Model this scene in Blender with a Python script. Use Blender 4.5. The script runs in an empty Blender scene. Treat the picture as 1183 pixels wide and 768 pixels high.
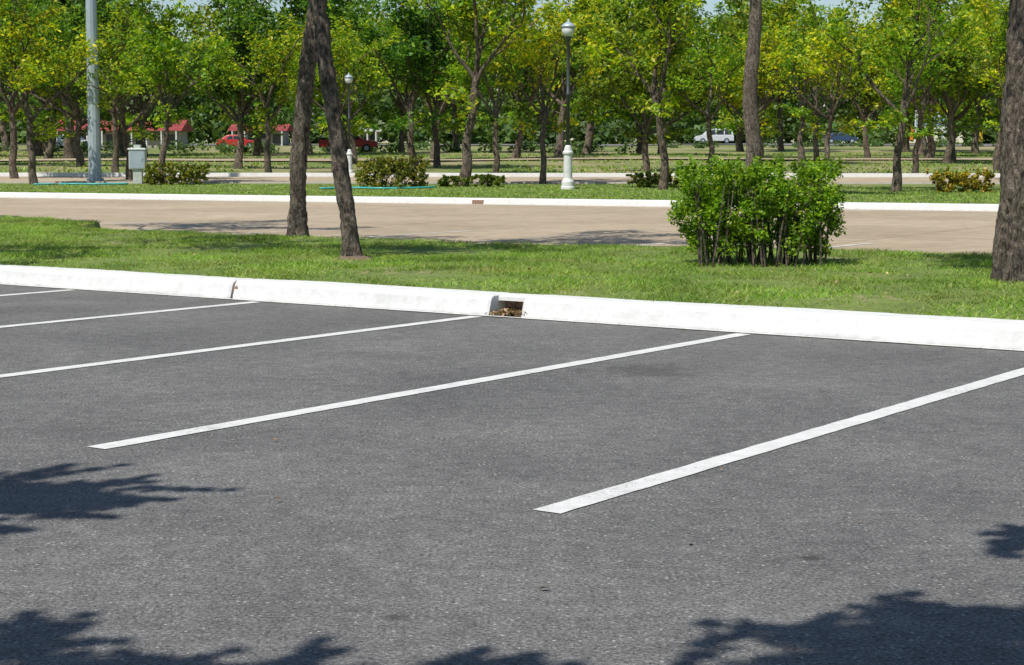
import bpy, math, random
import numpy as np
from mathutils import Vector, noise as mn

random.seed(7)
scene = bpy.context.scene
COL = scene.collection

# ------------------------------------------------------------------ frames
# world: X right, Y away from the camera heading. The near parking bay is turned
# 35 degrees: U runs along the kerb, V runs across it.
CU = (0.8166, -0.5772); CV = (0.5772, 0.8166)
def uv(u, v, z=0.0):
    return (CU[0]*u + CV[0]*v, CU[1]*u + CV[1]*v, z)
def dk(x):
    return 48.0 - 0.49*max(-60.0, min(60.0, x))
def zt(x, y):
    if y - dk(x) < 0.0: return 0.0
    z = 0.12 + 0.0147*max(0.0, min(y, 260.0) - 58.0)
    k = min(1.0, max(0.0, (y-80)/40.0))
    return z + k*0.22*mn.noise(Vector((x*0.06, y*0.06, 3.1)))

# ------------------------------------------------------------------ node helpers
def new_mat(name):
    m = bpy.data.materials.new(name); m.use_nodes = True
    nt = m.node_tree
    return m, nt, nt.nodes['Principled BSDF']
def N(nt, typ, **kw):
    n = nt.nodes.new(typ)
    for k, v in kw.items(): setattr(n, k, v)
    return n
def pos(nt):
    return N(nt, 'ShaderNodeNewGeometry').outputs['Position']
def noise(nt, vec, scale, detail=3, rough=0.55, dist=0.0):
    n = N(nt, 'ShaderNodeTexNoise'); n.inputs['Scale'].default_value = scale
    n.inputs['Detail'].default_value = detail; n.inputs['Roughness'].default_value = rough
    n.inputs['Distortion'].default_value = dist
    nt.links.new(vec, n.inputs['Vector']); return n.outputs['Fac']
def ramp(nt, fac, stops):
    r = N(nt, 'ShaderNodeValToRGB'); cr = r.color_ramp
    while len(cr.elements) < len(stops): cr.elements.new(0.5)
    for e, (p, c) in zip(cr.elements, stops):
        e.position = p
        e.color = (c, c, c, 1) if isinstance(c, (int, float)) else (*c, 1)
    nt.links.new(fac, r.inputs['Fac']); return r.outputs['Color']
def maprange(nt, fac, a, b, c, d):
    r = N(nt, 'ShaderNodeMapRange'); r.clamp = True
    for i, v in enumerate((a, b, c, d)): r.inputs[i+1].default_value = v
    nt.links.new(fac, r.inputs[0]); return r.outputs[0]
def mixc(nt, fac, a, b, mode='MIX'):
    m = N(nt, 'ShaderNodeMix', data_type='RGBA', blend_type=mode)
    ins = [i for i in m.inputs if i.type == 'RGBA']; f = m.inputs[0]
    if isinstance(fac, (int, float)): f.default_value = fac
    else: nt.links.new(fac, f)
    for s, v in zip(ins, (a, b)):
        if isinstance(v, tuple): s.default_value = (*v, 1)
        else: nt.links.new(v, s)
    return [o for o in m.outputs if o.type == 'RGBA'][0]
def math_(nt, op, a, b=None):
    m = N(nt, 'ShaderNodeMath', operation=op)
    for i, v in enumerate((a, b)):
        if v is None: continue
        if isinstance(v, (int, float)): m.inputs[i].default_value = v
        else: nt.links.new(v, m.inputs[i])
    return m.outputs[0]
def bump(nt, bsdf, h, strength, dist):
    b = N(nt, 'ShaderNodeBump'); b.inputs['Strength'].default_value = strength
    b.inputs['Distance'].default_value = dist
    nt.links.new(h, b.inputs['Height']); nt.links.new(b.outputs[0], bsdf.inputs['Normal'])
def simple(name, col, rough=0.6, metal=0.0, var=0.12, scale=6.0):
    m, nt, b = new_mat(name)
    p = pos(nt); n = noise(nt, p, scale, 3)
    lo = tuple(c*(1-var) for c in col); hi = tuple(min(1, c*(1+var)) for c in col)
    nt.links.new(ramp(nt, n, [(0.3, lo), (0.7, hi)]), b.inputs['Base Color'])
    b.inputs['Roughness'].default_value = rough; b.inputs['Metallic'].default_value = metal
    return m

# ------------------------------------------------------------------ materials
def asphalt_mat():
    m, nt, b = new_mat('asphalt'); p = pos(nt); L = nt.links
    base = ramp(nt, noise(nt, p, 0.55, 5, 0.75, .4), [(0.30, (0.112, 0.110, 0.108)), (0.52, (0.150, 0.147, 0.143)), (0.72, (0.200, 0.196, 0.188))])
    fn = noise(nt, p, 70.0, 2, 0.85)
    fine = ramp(nt, fn, [(0.30, 0.26), (0.44, 0.83), (0.56, 1.12), (0.72, 2.3)])
    c = mixc(nt, 1.0, base, fine, 'MULTIPLY')
    mid = ramp(nt, noise(nt, p, 11.0, 4, 0.8), [(0.32, 0.72), (0.68, 1.24)])
    c = mixc(nt, 1.0, c, mid, 'MULTIPLY')
    v = N(nt, 'ShaderNodeTexVoronoi'); v.inputs['Scale'].default_value = 42.0; L.new(p, v.inputs['Vector'])
    sp = maprange(nt, v.outputs['Distance'], 0.16, 0.26, 0.85, 0.0)
    sc = N(nt, 'ShaderNodeSeparateColor'); L.new(v.outputs['Color'], sc.inputs[0])
    f = math_(nt, 'MULTIPLY', sp, maprange(nt, sc.outputs[0], 0.72, 0.86, 0, 1))
    c = mixc(nt, f, c, (0.48, 0.46, 0.42))
    f = math_(nt, 'MULTIPLY', sp, maprange(nt, sc.outputs[1], 0.72, 0.86, 0, 1))
    c = mixc(nt, f, c, (0.04, 0.04, 0.04))
    warp = noise(nt, p, 6.0, 3, .7)
    wm = math_(nt, 'MULTIPLY', math_(nt, 'SUBTRACT', warp, 0.5), 2.4)
    for (sx, sy, r, st) in ((0.87, 10.95, 0.40, 0.6), (-2.2, 8.6, 0.22, .25), (1.0, 5.8, 0.05, .8), (-0.35, 5.05, 0.05, .8), (-3.6, 14.2, .3, .3)):
        d = N(nt, 'ShaderNodeVectorMath', operation='DISTANCE'); L.new(p, d.inputs[0]); d.inputs[1].default_value = (sx, sy, 0)
        dd = math_(nt, 'ADD', math_(nt, 'DIVIDE', d.outputs['Value'], r), wm)
        c = mixc(nt, maprange(nt, dd, 0.2, 1.1, st, 0.0), c, (0.045, 0.043, 0.042))
    L.new(c, b.inputs['Base Color'])
    b.inputs['Roughness'].default_value = 0.9; b.inputs['Specular IOR Level'].default_value = 0.3
    bump(nt, b, fn, 0.9, 0.012)
    return m
def paint_line_mat(name, worn):
    m, nt, b = new_mat(name); p = pos(nt)
    w = noise(nt, p, 60.0, 3, 0.8); w2 = noise(nt, p, 2.5, 3, 0.6)
    f = maprange(nt, math_(nt, 'ADD', math_(nt, 'MULTIPLY', w, 0.7), math_(nt, 'MULTIPLY', w2, 0.45)), 0.39+worn, 0.53+worn, 0.85, 0.0)
    base = ramp(nt, noise(nt, p, 12, 3), [(0.3, (0.58, 0.58, 0.56)), (0.7, (0.70, 0.70, 0.68))])
    c = mixc(nt, f, base, (0.19, 0.185, 0.18) if worn < .1 else (.36, .30, .22))
    nt.links.new(c, b.inputs['Base Color']); b.inputs['Roughness'].default_value = 0.7
    bump(nt, b, w, 0.4, 0.005)
    return m
def kerb_mat():
    m, nt, b = new_mat('painted_concrete'); p = pos(nt)
    base = ramp(nt, noise(nt, p, 9, 4, 0.7), [(0.3, (0.60, 0.60, 0.58)), (0.6, (0.70, 0.70, 0.685))])
    c = mixc(nt, maprange(nt, noise(nt, p, 2.3, 5, 0.75, 0.6), .55, .78, 0, .45), base, (0.42, 0.395, 0.36))
    c = mixc(nt, maprange(nt, noise(nt, p, 35, 4, 0.8), .66, .73, 0, .5), c, (0.34, 0.32, 0.29))
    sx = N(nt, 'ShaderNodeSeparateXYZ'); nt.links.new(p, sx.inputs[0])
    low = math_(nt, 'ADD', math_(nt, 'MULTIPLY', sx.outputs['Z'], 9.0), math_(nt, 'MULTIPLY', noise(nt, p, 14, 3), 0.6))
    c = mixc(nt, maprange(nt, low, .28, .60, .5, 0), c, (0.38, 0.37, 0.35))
    nt.links.new(c, b.inputs['Base Color']); b.inputs['Roughness'].default_value = 0.7
    bump(nt, b, noise(nt, p, 22, 3, 0.7), 0.35, 0.012)
    return m
def concrete_lot_mat():
    m, nt, b = new_mat('tan_concrete'); p = pos(nt)
    base = ramp(nt, noise(nt, p, 0.25, 5, 0.65, 0.4), [(0.3, (0.37, 0.29, 0.195)), (0.7, (0.49, 0.395, 0.275))])
    mid = ramp(nt, noise(nt, p, 2.4, 5, 0.75), [(0.3, 0.74), (0.7, 1.14)])
    c = mixc(nt, 1.0, base, mid, 'MULTIPLY')
    mp = N(nt, 'ShaderNodeMapping'); mp.inputs['Rotation'].default_value = (0, 0, math.radians(32)); nt.links.new(p, mp.inputs['Vector'])
    br = N(nt, 'ShaderNodeTexBrick'); br.offset = 0.0
    br.inputs['Scale'].default_value = 1.0; br.inputs['Brick Width'].default_value = 5.0; br.inputs['Row Height'].default_value = 4.0
    br.inputs['Mortar Size'].default_value = 0.025
    br.inputs['Color1'].default_value = (1, 1, 1, 1); br.inputs['Color2'].default_value = (0.88, 0.88, 0.88, 1); br.inputs['Mortar'].default_value = (0.5, 0.45, 0.4, 1)
    nt.links.new(mp.outputs[0], br.inputs['Vector'])
    c = mixc(nt, 0.8, c, br.outputs['Color'], 'MULTIPLY')
    nt.links.new(c, b.inputs['Base Color']); b.inputs['Roughness'].default_value = 0.9
    return m
def grass_ground_mat(name, dry):
    m, nt, b = new_mat(name); p = pos(nt)
    g = ramp(nt, noise(nt, p, 1.7, 5, 0.7), [(0.3, (0.095, 0.145, 0.025)), (0.7, (0.20, 0.26, 0.055))])
    f = ramp(nt, noise(nt, p, 22, 3, 0.7), [(0.3, 0.6), (0.7, 1.3)])
    g = mixc(nt, 1.0, g, f, 'MULTIPLY')
    mp = N(nt, 'ShaderNodeMapping'); mp.inputs['Scale'].default_value = (1, .5, 1); nt.links.new(p, mp.inputs['Vector'])
    dn = maprange(nt, noise(nt, mp.outputs[0], 0.13 if dry else 1.1, 6, 0.75, 0.6), 0.58-0.14*dry, 0.70-0.10*dry, 0.0, 0.85)
    if dry:
        sx = N(nt, 'ShaderNodeSeparateXYZ'); nt.links.new(p, sx.inputs[0])
        dn = math_(nt, 'MULTIPLY', dn, maprange(nt, sx.outputs['Y'], 60, 84, 0.15, 1.0))
    c = mixc(nt, dn, g, (0.34, 0.275, 0.155))
    nt.links.new(c, b.inputs['Base Color']); b.inputs['Roughness'].default_value = 0.95
    bump(nt, b, noise(nt, p, 12, 4, 0.7), 0.8, 0.05)
    return m
def leaf_mat(name, cols, trans=0.35, nscale=0.8, tint=True, patch=None):
    m, nt, b = new_mat(name); L = nt.links
    g = N(nt, 'ShaderNodeNewGeometry'); p = g.outputs['Position']
    r = ramp(nt, g.outputs['Random Per Island'], [(i/(len(cols)-1), c) for i, c in enumerate(cols)])
    n = ramp(nt, noise(nt, p, nscale, 3), [(0.32, 0.56), (0.68, 1.40)])
    c = mixc(nt, 1.0, r, n, 'MULTIPLY')
    if patch: c = mixc(nt, maprange(nt, noise(nt, p, .9, 4, .75), .48, .68, 0, .7), c, patch)
    if tint:
        oi = N(nt, 'ShaderNodeObjectInfo')
        t = ramp(nt, oi.outputs['Random'], [(0.0, (0.68, 0.88, 0.85)), (0.45, (1.0, 1.0, 1.0)), (1.0, (1.65, 1.25, 0.8))])
        c = mixc(nt, 1.0, c, t, 'MULTIPLY')
    L.new(c, b.inputs['Base Color']); b.inputs['Roughness'].default_value = 0.5
    b.inputs['Specular IOR Level'].default_value = 0.3
    tr = N(nt, 'ShaderNodeBsdfTranslucent')
    tc = mixc(nt, 1.0, c, (1.7, 1.6, 0.5), 'MULTIPLY'); L.new(tc, tr.inputs['Color'])
    ms = N(nt, 'ShaderNodeMixShader'); ms.inputs[0].default_value = trans
    L.new(b.outputs[0], ms.inputs[1]); L.new(tr.outputs[0], ms.inputs[2])
    L.new(ms.outputs[0], nt.nodes['Material Output'].inputs['Surface'])
    return m
def bark_mat(name, a, bcol, sc=1.0):
    m, nt, b = new_mat(name)
    tc = N(nt, 'ShaderNodeTexCoord'); mp = N(nt, 'ShaderNodeMapping'); mp.inputs['Scale'].default_value = (1, 1, 0.4)
    nt.links.new(tc.outputs['Object'], mp.inputs['Vector'])
    n1 = noise(nt, mp.outputs[0], 19*sc, 5, 0.8, 1.4); n2 = noise(nt, tc.outputs['Object'], 4.0, 4, .7)
    c = ramp(nt, n1, [(0.41, a), (0.51, tuple((x+y)/2 for x, y in zip(a, bcol))), (0.60, bcol)])
    c = mixc(nt, 1.0, c, ramp(nt, n2, [(0.3, 0.65), (0.7, 1.3)]), 'MULTIPLY')
    nt.links.new(c, b.inputs['Base Color']); b.inputs['Roughness'].default_value = 0.95
    bump(nt, b, n1, 1.0, 0.12)
    return m

M_ASPH = asphalt_mat(); M_LINE = paint_line_mat('line_paint', 0.0); M_LINE2 = paint_line_mat('worn_line_paint', 0.10)
M_KERB = kerb_mat(); M_LOT = concrete_lot_mat()
M_GRND = grass_ground_mat('lawn_ground', 0.0); M_FIELD = grass_ground_mat('field_ground', 1.0)
M_BLADE = leaf_mat('grass_blade', [(0.10, 0.21, 0.02), (0.16, 0.30, 0.03), (0.22, 0.36, 0.045), (0.35, 0.41, 0.12)], 0.28, 1.0, False, (.36, .37, .13))
M_LEAF = leaf_mat('leaf_bright', [(0.07, 0.16, 0.012), (0.14, 0.27, 0.018), (0.25, 0.38, 0.02), (0.48, 0.49, 0.025)], 0.45, 0.7)
M_LEAFD = leaf_mat('leaf_dark', [(0.035, 0.085, 0.014), (0.075, 0.16, 0.02), (0.13, 0.24, 0.025), (0.24, 0.32, 0.035)], 0.4, 0.5)
M_FARL = leaf_mat('leaf_far_hazed', [(0.045, 0.095, 0.028), (0.08, 0.145, 0.04), (0.125, 0.20, 0.055)], 0.3, 0.12, False)  # distance haze put into the colour: far leaves painted paler
M_BUSH = leaf_mat('bush_leaf', [(0.07, 0.15, 0.012), (0.13, 0.26, 0.018), (0.21, 0.37, 0.022), (0.40, 0.51, 0.045)], 0.42, 3.0, False)
M_HEDGE = leaf_mat('hedge_leaf', [(0.05, 0.085, 0.014), (0.09, 0.13, 0.02), (0.20, 0.22, 0.03), (0.42, 0.36, 0.04)], 0.3, 2.0)
M_BARK = bark_mat('bark_grey', (0.04, 0.03, 0.023), (0.35, 0.28, 0.22))
M_BARKF = bark_mat('bark_far', (0.055, 0.042, 0.03), (0.27, 0.21, 0.155), 0.5)
M_BRICK = simple('brick', (0.30, 0.19, 0.13), 0.9, 0, 0.5, 30)
M_DEAD = leaf_mat('dead_leaf', [(0.20, 0.12, 0.06), (0.36, 0.23, 0.13), (0.50, 0.37, 0.22)], 0.1, 5, False)
M_METAL = simple('galvanised_steel', (0.36, 0.43, 0.47), 0.5, 0.2, 0.1, 3)
M_BLACK = simple('dark_iron', (0.05, 0.06, 0.065), 0.45, 0.1)
M_WHITE = simple('white_paint', (0.66, 0.66, 0.64), 0.5)
M_CAB = simple('cabinet_paint', (0.46, 0.50, 0.46), 0.5)
M_HOSE = simple('hose_blue', (0.05, 0.38, 0.36), 0.4)
M_RED = simple('red_paint', (0.45, 0.03, 0.03), 0.35)
M_ROOF = simple('red_roof', (0.30, 0.05, 0.045), 0.8, 0, 0.45, 0.8)
M_WALL = simple('cream_wall', (0.36, 0.34, 0.30), 0.85, 0, 0.25, 0.8)
M_GLASS = simple('dark_glass', (0.03, 0.04, 0.05), 0.1)
M_SILV = simple('white_car_paint', (0.60, 0.62, 0.63), 0.3)
M_NAVY = simple('navy_car_paint', (0.04, 0.07, 0.13), 0.3)
M_TYRE = simple('rubber', (0.02, 0.02, 0.02), 0.8)
M_ORANGE = simple('orange_cloth', (0.75, 0.22, 0.03), 0.8)
M_YEL = simple('yellow_sign', (0.75, 0.50, 0.04), 0.6)
M_BLUE = simple('blue_panel', (0.25, 0.36, 0.50), 0.6)
M_GLOBE = simple('milky_glass', (0.62, 0.64, 0.63), 0.25)
M_SOIL = simple('soil', (.17, .12, .08), .95, 0, .35, 20)

# ------------------------------------------------------------------ mesh helpers
def link(o, parent=None):
    COL.objects.link(o)
    if parent is not None: o.parent = parent
    return o
def obj(name, mesh, mat=None, parent=None, loc=None, smooth=False):
    if mat is not None and len(mesh.materials) == 0: mesh.materials.append(mat)
    if smooth: mesh.polygons.foreach_set('use_smooth', [True]*len(mesh.polygons))
    o = bpy.data.objects.new(name, mesh)
    if loc: o.location = loc
    return link(o, parent)
def empty(name, loc=(0, 0, 0), rot=0.0, s=1.0):
    o = bpy.data.objects.new(name, None); o.location = loc; o.rotation_euler = (0, 0, rot); o.scale = (s, s, s)
    o.empty_display_size = 0.3
    return link(o)
def mesh_py(name, V, F):
    m = bpy.data.meshes.new(name); m.from_pydata(V, [], F); m.update(); return m
def mesh_np(name, V, k):
    V = np.ascontiguousarray(V, dtype=np.float32); nv = len(V); nf = nv//k
    m = bpy.data.meshes.new(name)
    m.vertices.add(nv); m.vertices.foreach_set('co', V.ravel())
    m.loops.add(nv); m.loops.foreach_set('vertex_index', np.arange(nv, dtype=np.int32))
    m.polygons.add(nf); m.polygons.foreach_set('loop_start', np.arange(0, nv, k, dtype=np.int32))
    m.polygons.foreach_set('loop_total', np.full(nf, k, dtype=np.int32))
    m.update(calc_edges=True); m.validate(); return m
def norm(a): return a/np.maximum(1e-9, np.linalg.norm(a, axis=1, keepdims=True))
def leaf_quads(P, size, rng, up=0.7, aspect=0.5, jitter=0.35):
    n = len(P)
    nr = rng.normal(size=(n, 3)); nr[:, 2] = np.abs(nr[:, 2]) + up; nr = norm(nr)
    a = norm(np.cross(nr, rng.normal(size=(n, 3)))); b = np.cross(nr, a)
    L = (size*(1+jitter*rng.uniform(-1, 1, n)))[:, None]; W = L*aspect
    V = np.empty((n, 4, 3))
    V[:, 0] = P - a*L*0.5; V[:, 1] = P + b*W*0.5 + nr*L*0.08
    V[:, 2] = P + a*L*0.5; V[:, 3] = P - b*W*0.5 + nr*L*0.08
    return V.reshape(-1, 3)
def clump_points(C, R, n, rng, surf=0.5):
    C = np.array(C, float); R = np.array(R, float); idx = np.repeat(np.arange(len(C)), n)
    d = norm(rng.normal(size=(len(idx), 3))); r = rng.uniform(0, 1, len(idx))**surf
    return C[idx] + d*r[:, None]*R[idx]
def tube(V, F, pts, rads, sides=8, rough=0.0, seed=0.0, cap=True, sub=1):
    if sub > 1:
        P, R = [], []
        n = len(pts)
        for i in range(n-1):
            p0 = Vector(pts[max(0, i-1)]); p1 = Vector(pts[i]); p2 = Vector(pts[i+1]); p3 = Vector(pts[min(n-1, i+2)])
            for k in range(sub):
                t = k/sub
                P.append(0.5*((2*p1)+(p2-p0)*t+(2*p0-5*p1+4*p2-p3)*t*t+(3*p1-p0-3*p2+p3)*t**3))
                R.append(rads[i]*(1-t)+rads[i+1]*t)
        P.append(Vector(pts[-1])); R.append(rads[-1]); pts, rads = P, R
    b0 = len(V); n = len(pts)
    for i, p in enumerate(pts):
        p = Vector(p)
        d = (Vector(pts[min(n-1, i+1)]) - Vector(pts[max(0, i-1)])).normalized()
        ref = Vector((1, 0, 0)) if abs(d.x) < 0.9 else Vector((0, 1, 0))
        a = d.cross(ref).normalized(); b = d.cross(a)
        for k in range(sides):
            th = 2*math.pi*k/sides; r = rads[i]
            if rough:
                c, s = math.cos(th), math.sin(th)
                r *= 1 + rough*(mn.noise(Vector((c*1.3+seed, s*1.3, p.z*1.6))) + 0.7*mn.noise(Vector((c*4+seed, s*4, p.z*5))) + 0.6*mn.noise(Vector((c*7, s*7+seed, p.z*14))))
            V.append(tuple(p + a*(math.cos(th)*r) + b*(math.sin(th)*r)))
    for i in range(n-1):
        for k in range(sides):
            k2 = (k+1) % sides
            F.append((b0+i*sides+k, b0+i*sides+k2, b0+(i+1)*sides+k2, b0+(i+1)*sides+k))
    if cap:
        F.append(tuple(b0+k for k in range(sides))[::-1]); F.append(tuple(b0+(n-1)*sides+k for k in range(sides)))
def box(V, F, cx, cy, z0, sx, sy, sz, top=1.0):
    b = len(V)
    for z, k in ((z0, 1.0), (z0+sz, top)):
        for dx, dy in ((-1, -1), (1, -1), (1, 1), (-1, 1)):
            V.append((cx+dx*sx*0.5*k, cy+dy*sy*0.5*k, z))
    F += [(b+3, b+2, b+1, b), (b+4, b+5, b+6, b+7)] + [(b+i, b+(i+1) % 4, b+4+(i+1) % 4, b+4+i) for i in range(4)]
def bevel(o, w, seg=2):
    md = o.modifiers.new('bevel', 'BEVEL'); md.width = w; md.segments = seg; md.limit_method = 'ANGLE'
def lathe(V, F, prof, sides=20, cx=0, cy=0):
    b = len(V)
    for r, z in prof:
        for k in range(sides):
            t = 2*math.pi*k/sides; V.append((cx+r*math.cos(t), cy+r*math.sin(t), z))
    for i in range(len(prof)-1):
        for k in range(sides):
            k2 = (k+1) % sides
            F.append((b+i*sides+k, b+i*sides+k2, b+(i+1)*sides+k2, b+(i+1)*sides+k))
    F.append(tuple(b+k for k in range(sides))[::-1]); F.append(tuple(b+(len(prof)-1)*sides+k for k in range(sides)))

# ------------------------------------------------------------------ ground
xs = [-900, -500, -300, -200, -150, -110] + list(np.arange(-90, 91, 3.0)) + [110, 150, 200, 300, 500, 900]
ss = [-400, -120, -60, -30, -10, -0.12, 0.12] + list(np.arange(2, 130, 2.0)) + list(np.arange(132, 300, 8.0)) + [340, 420, 600, 1000, 2000]
V, F = [], []
for s in ss:
    for x in xs:
        y = s + dk(x)
        V.append((x, y, -0.03 if s < 0 else zt(x, y)))
nx = len(xs)
for i in range(len(ss)-1):
    for j in range(nx-1):
        a = i*nx+j; F.append((a, a+1, a+nx+1, a+nx))
obj('ground', mesh_py('ground', V, F), M_FIELD, smooth=False)

def sheet(name, pts, mat):
    return obj(name, mesh_py(name, pts, [tuple(range(len(pts)))]), mat)
sheet('asphalt_parking_lot', [uv(-90, -30), uv(70, -30), uv(70, 11.98), uv(-90, 11.98)], M_ASPH)
sheet('concrete_parking_lot', [(-55.5, 60, 0), (50.6, -15, 0), (60, dk(60)-0.1, 0), (-60, dk(-60)-0.1, 0)], M_LOT)

V, F = [], []
def uvstrip(u0, u1, v0, v1, z, nseg, jit):
    b = len(V)
    for i in range(nseg+1):
        v = v0+(v1-v0)*i/nseg
        V.append(uv(u0+random.uniform(-jit, jit), v, z)); V.append(uv(u1+random.uniform(-jit, jit), v, z))
    for i in range(nseg):
        a = b+2*i; F.append((a, a+1, a+3, a+2))
for k in range(-14, 10):
    u = -3.74 + 2.515*k
    uvstrip(u, u+0.125, 5.45+random.uniform(-.03, .03), 11.80, 0.004, 60, 0.003)
b = len(V)
n = 360
for i in range(n+1):
    u = -60+90*i/n; V.append(uv(u, 11.84+random.uniform(-.006, .006), .008)); V.append(uv(u, 11.89, .008))
for i in range(n):
    a = b+2*i; F.append((a, a+2, a+3, a+1))
obj('parking_bay_lines', mesh_py('bay_lines', V, F), M_LINE)
V, F = [], []
for k in range(-14, 12):
    u = -6.0 + 2.55*k
    uvstrip(u, u+0.12, 20.0, 25.2, 0.004, 4, .004)
obj('parking_bay_lines', mesh_py('bay_lines_far', V, F), M_LINE2)

# ------------------------------------------------------------------ near kerb with drain inlet
prof = [(11.90, 0.0), (11.912, 0.04), (11.935, 0.135), (11.95, 0.16), (11.98, 0.175), (12.24, 0.178), (12.27, 0.165), (12.27, -0.02)]
V, F = [], []
def kerb_seg(u0, u1, pr, e0=0.0, e1=0.0, step=0.15):
    n = len(pr); b = len(V); m = max(1, int((u1-u0)/step))
    stn = [(u0, e0), (u0+0.02, 0)] + [(u0+(u1-u0)*t/m, 0) for t in range(1, m)] + [(u1-0.02, 0), (u1, e1)]
    for u, e in stn:
        for v, z in pr:
            dz = (0.010*mn.noise(Vector((u*0.9, v*5, 1)))+.003*mn.noise(Vector((u*5, v*9, 1)))) if z > 0.05 else 0
            dv = 0.013*mn.noise(Vector((u*1.1, z*9, 7)))+.003*mn.noise(Vector((u*6, z*20, 7)))
            V.append(uv(u, v+dv+(e if v < 12.1 else -e), max(z+dz-(e if z > .05 else 0), -0.02)))
    for i in range(len(stn)-1):
        for j in range(n-1):
            a = b+i*n+j; F.append((a, a+1, a+n+1, a+n))
    F.append(tuple(b+j for j in range(n))[::-1]); F.append(tuple(b+(len(stn)-1)*n+j for j in range(n)))
IN0, IN1 = -8.66, -8.33
ST0, ST1 = -11.67, -11.64
def run(u0, u1, seg=4.0):
    n = max(1, round((u1-u0)/seg)); w = (u1-u0)/n
    for i in range(n):
        kerb_seg(u0+i*w+(0.001 if i else 0), u0+(i+1)*w-(0.001 if i < n-1 else 0), prof, .012 if i == 0 else .003, .012 if i == n-1 else .003)
run(-70, ST0); run(ST1, IN0); run(IN1, 30, 4.7)
kerb = empty('kerb')
obj('kerb_stones', mesh_py('kerb_stones', V, F), M_KERB, kerb, smooth=False)
V, F = [], []
kerb_seg(IN0, IN1, [(12.06, 0.118), (12.06, 0.150), (12.09, 0.168), (12.24, 0.175), (12.27, 0.165), (12.27, 0.118)])
obj('inlet_lintel', mesh_py('inlet_lintel', V, F), M_KERB, kerb)
V, F = [], []
def ubox(u0, u1, v0, v1, z0, z1):
    b = len(V)
    for z in (z0, z1):
        V.extend([uv(u0, v0, z), uv(u1, v0, z), uv(u1, v1, z), uv(u0, v1, z)])
    F.extend([(b+3, b+2, b+1, b), (b+4, b+5, b+6, b+7)] + [(b+i, b+(i+1) % 4, b+4+(i+1) % 4, b+4+i) for i in range(4)])
for r in range(2):
    for c in range(3):
        ubox(IN0+0.004+c*0.108, IN0+0.106+c*0.108, 12.15, 12.25, 0.003+r*0.058, 0.056+r*0.058)
ubox(ST0+0.002, ST1-0.002, 11.97, 12.25, 0.0, 0.16)
obj('inlet_bricks', mesh_py('inlet_bricks', V, F), M_BRICK, kerb)
# rust-brown patch where a chip has fallen off the kerb
V, F = [], []
rc = random.Random(4)
ctr = (ST1+.04, 12.0)
for k in range(12):
    a = k*math.pi/6; r = rc.uniform(.6, 1.2)
    V.append(uv(ctr[0]+.035*math.cos(a)*r, 11.925, .085+.06*math.sin(a)*r))
F.append(tuple(range(12)))
obj('kerb_chip', mesh_py('kerb_chip', V, F), M_BRICK, kerb)

# ------------------------------------------------------------------ planted island
back = [(-90, 24.5), (-40, 23.2), (-27, 21.8), (-23.5, 20.8), (-22, 18.9), (-18, 18.6), (-14, 18.9), (-7.3, 20.0), (5, 20.8), (40, 22)]
bu = [b[0] for b in back]; bv = [b[1] for b in back]
def vback(u):
    return float(np.interp(u, bu, bv)) + 0.18*mn.noise(Vector((u*0.9, 0, 0)))
def zi(u, v):
    e = min(1.0, max(0.0, (v-12.2)/0.8))
    return 0.16 + 0.03*e + 0.03*mn.noise(Vector((u*0.35, v*0.35, 0))) * e
V, F = [], []
us = list(np.arange(-60, 30.1, 0.5)); nv = 16
for u in us:
    vb = vback(u)
    for j in range(nv):
        v = 12.26 + (vb-12.26)*j/(nv-1); V.append(uv(u, v, zi(u, v)))
    V.append(uv(u, vb+0.08, -0.02))
for i in range(len(us)-1):
    for j in range(nv):
        a = i*(nv+1)+j; F.append((a, a+nv+1, a+nv+2, a+1)[::-1])
obj('grass_island', mesh_py('grass_island', V, F), M_GRND, smooth=True)

def blades(P, h, w, rng, lean=0.5):
    n = len(P); a = rng.uniform(0, 2*np.pi, n)
    side = np.stack([np.cos(a), np.sin(a), np.zeros(n)], 1)
    tip = rng.normal(size=(n, 3))*lean; tip[:, 2] = 1.0
    H = (h*rng.uniform(0.5, 1.3, n))[:, None]; W = (w*rng.uniform(0.6, 1.3, n))[:, None]
    V = np.empty((n, 3, 3)); V[:, 0] = P-side*W*.5; V[:, 1] = P+side*W*.5; V[:, 2] = P+tip*H
    return V.reshape(-1, 3)
rng = np.random.default_rng(3)
parts = []
for (u0, u1, dens, hh, ww) in ((-26, -0.5, 1000, 0.036, 0.013), (-46, -26, 220, 0.06, 0.024), (-0.5, 12, 200, 0.06, 0.022)):
    n = int((u1-u0)*9*dens); U = rng.uniform(u0, u1, n); W = rng.uniform(12.22, 21.6, n)
    VB = np.interp(U, bu, bv); k = W < VB+0.05; U, W = U[k], W[k]
    Z = np.array([zi(float(a), float(b)) for a, b in zip(U, W)]) - 0.004
    P = np.stack([CU[0]*U+CV[0]*W, CU[1]*U+CV[1]*W, Z], 1)
    patch = np.array([mn.noise(Vector((float(a)*0.8, float(b)*0.8, 5)))+.7*mn.noise(Vector((float(a)*2.5, float(b)*2.5, 2))) for a, b in zip(U, W)])
    keep = rng.uniform(-0.7, 0.25, len(U)) < patch + 0.08
    P = P[keep]; patch = patch[keep]
    parts.append(blades(P, hh*(1+1.1*patch), ww, rng, 1.1))
obj('grass', mesh_np('grass_blades', np.concatenate(parts), 3), M_BLADE)
n = 60000; X = rng.uniform(-24, 20, n); S = rng.uniform(0.3, 22, n)
Y = np.array([dk(float(x)) for x in X]) + S
k = (Y < 66.0); X, Y = X[k], Y[k]
Z = np.array([zt(float(a), float(b)) for a, b in zip(X, Y)])
obj('grass', mesh_np('grass_tufts', blades(np.stack([X, Y, Z-0.01], 1), 0.06, 0.05, rng, 0.8), 3), M_BLADE)
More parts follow.
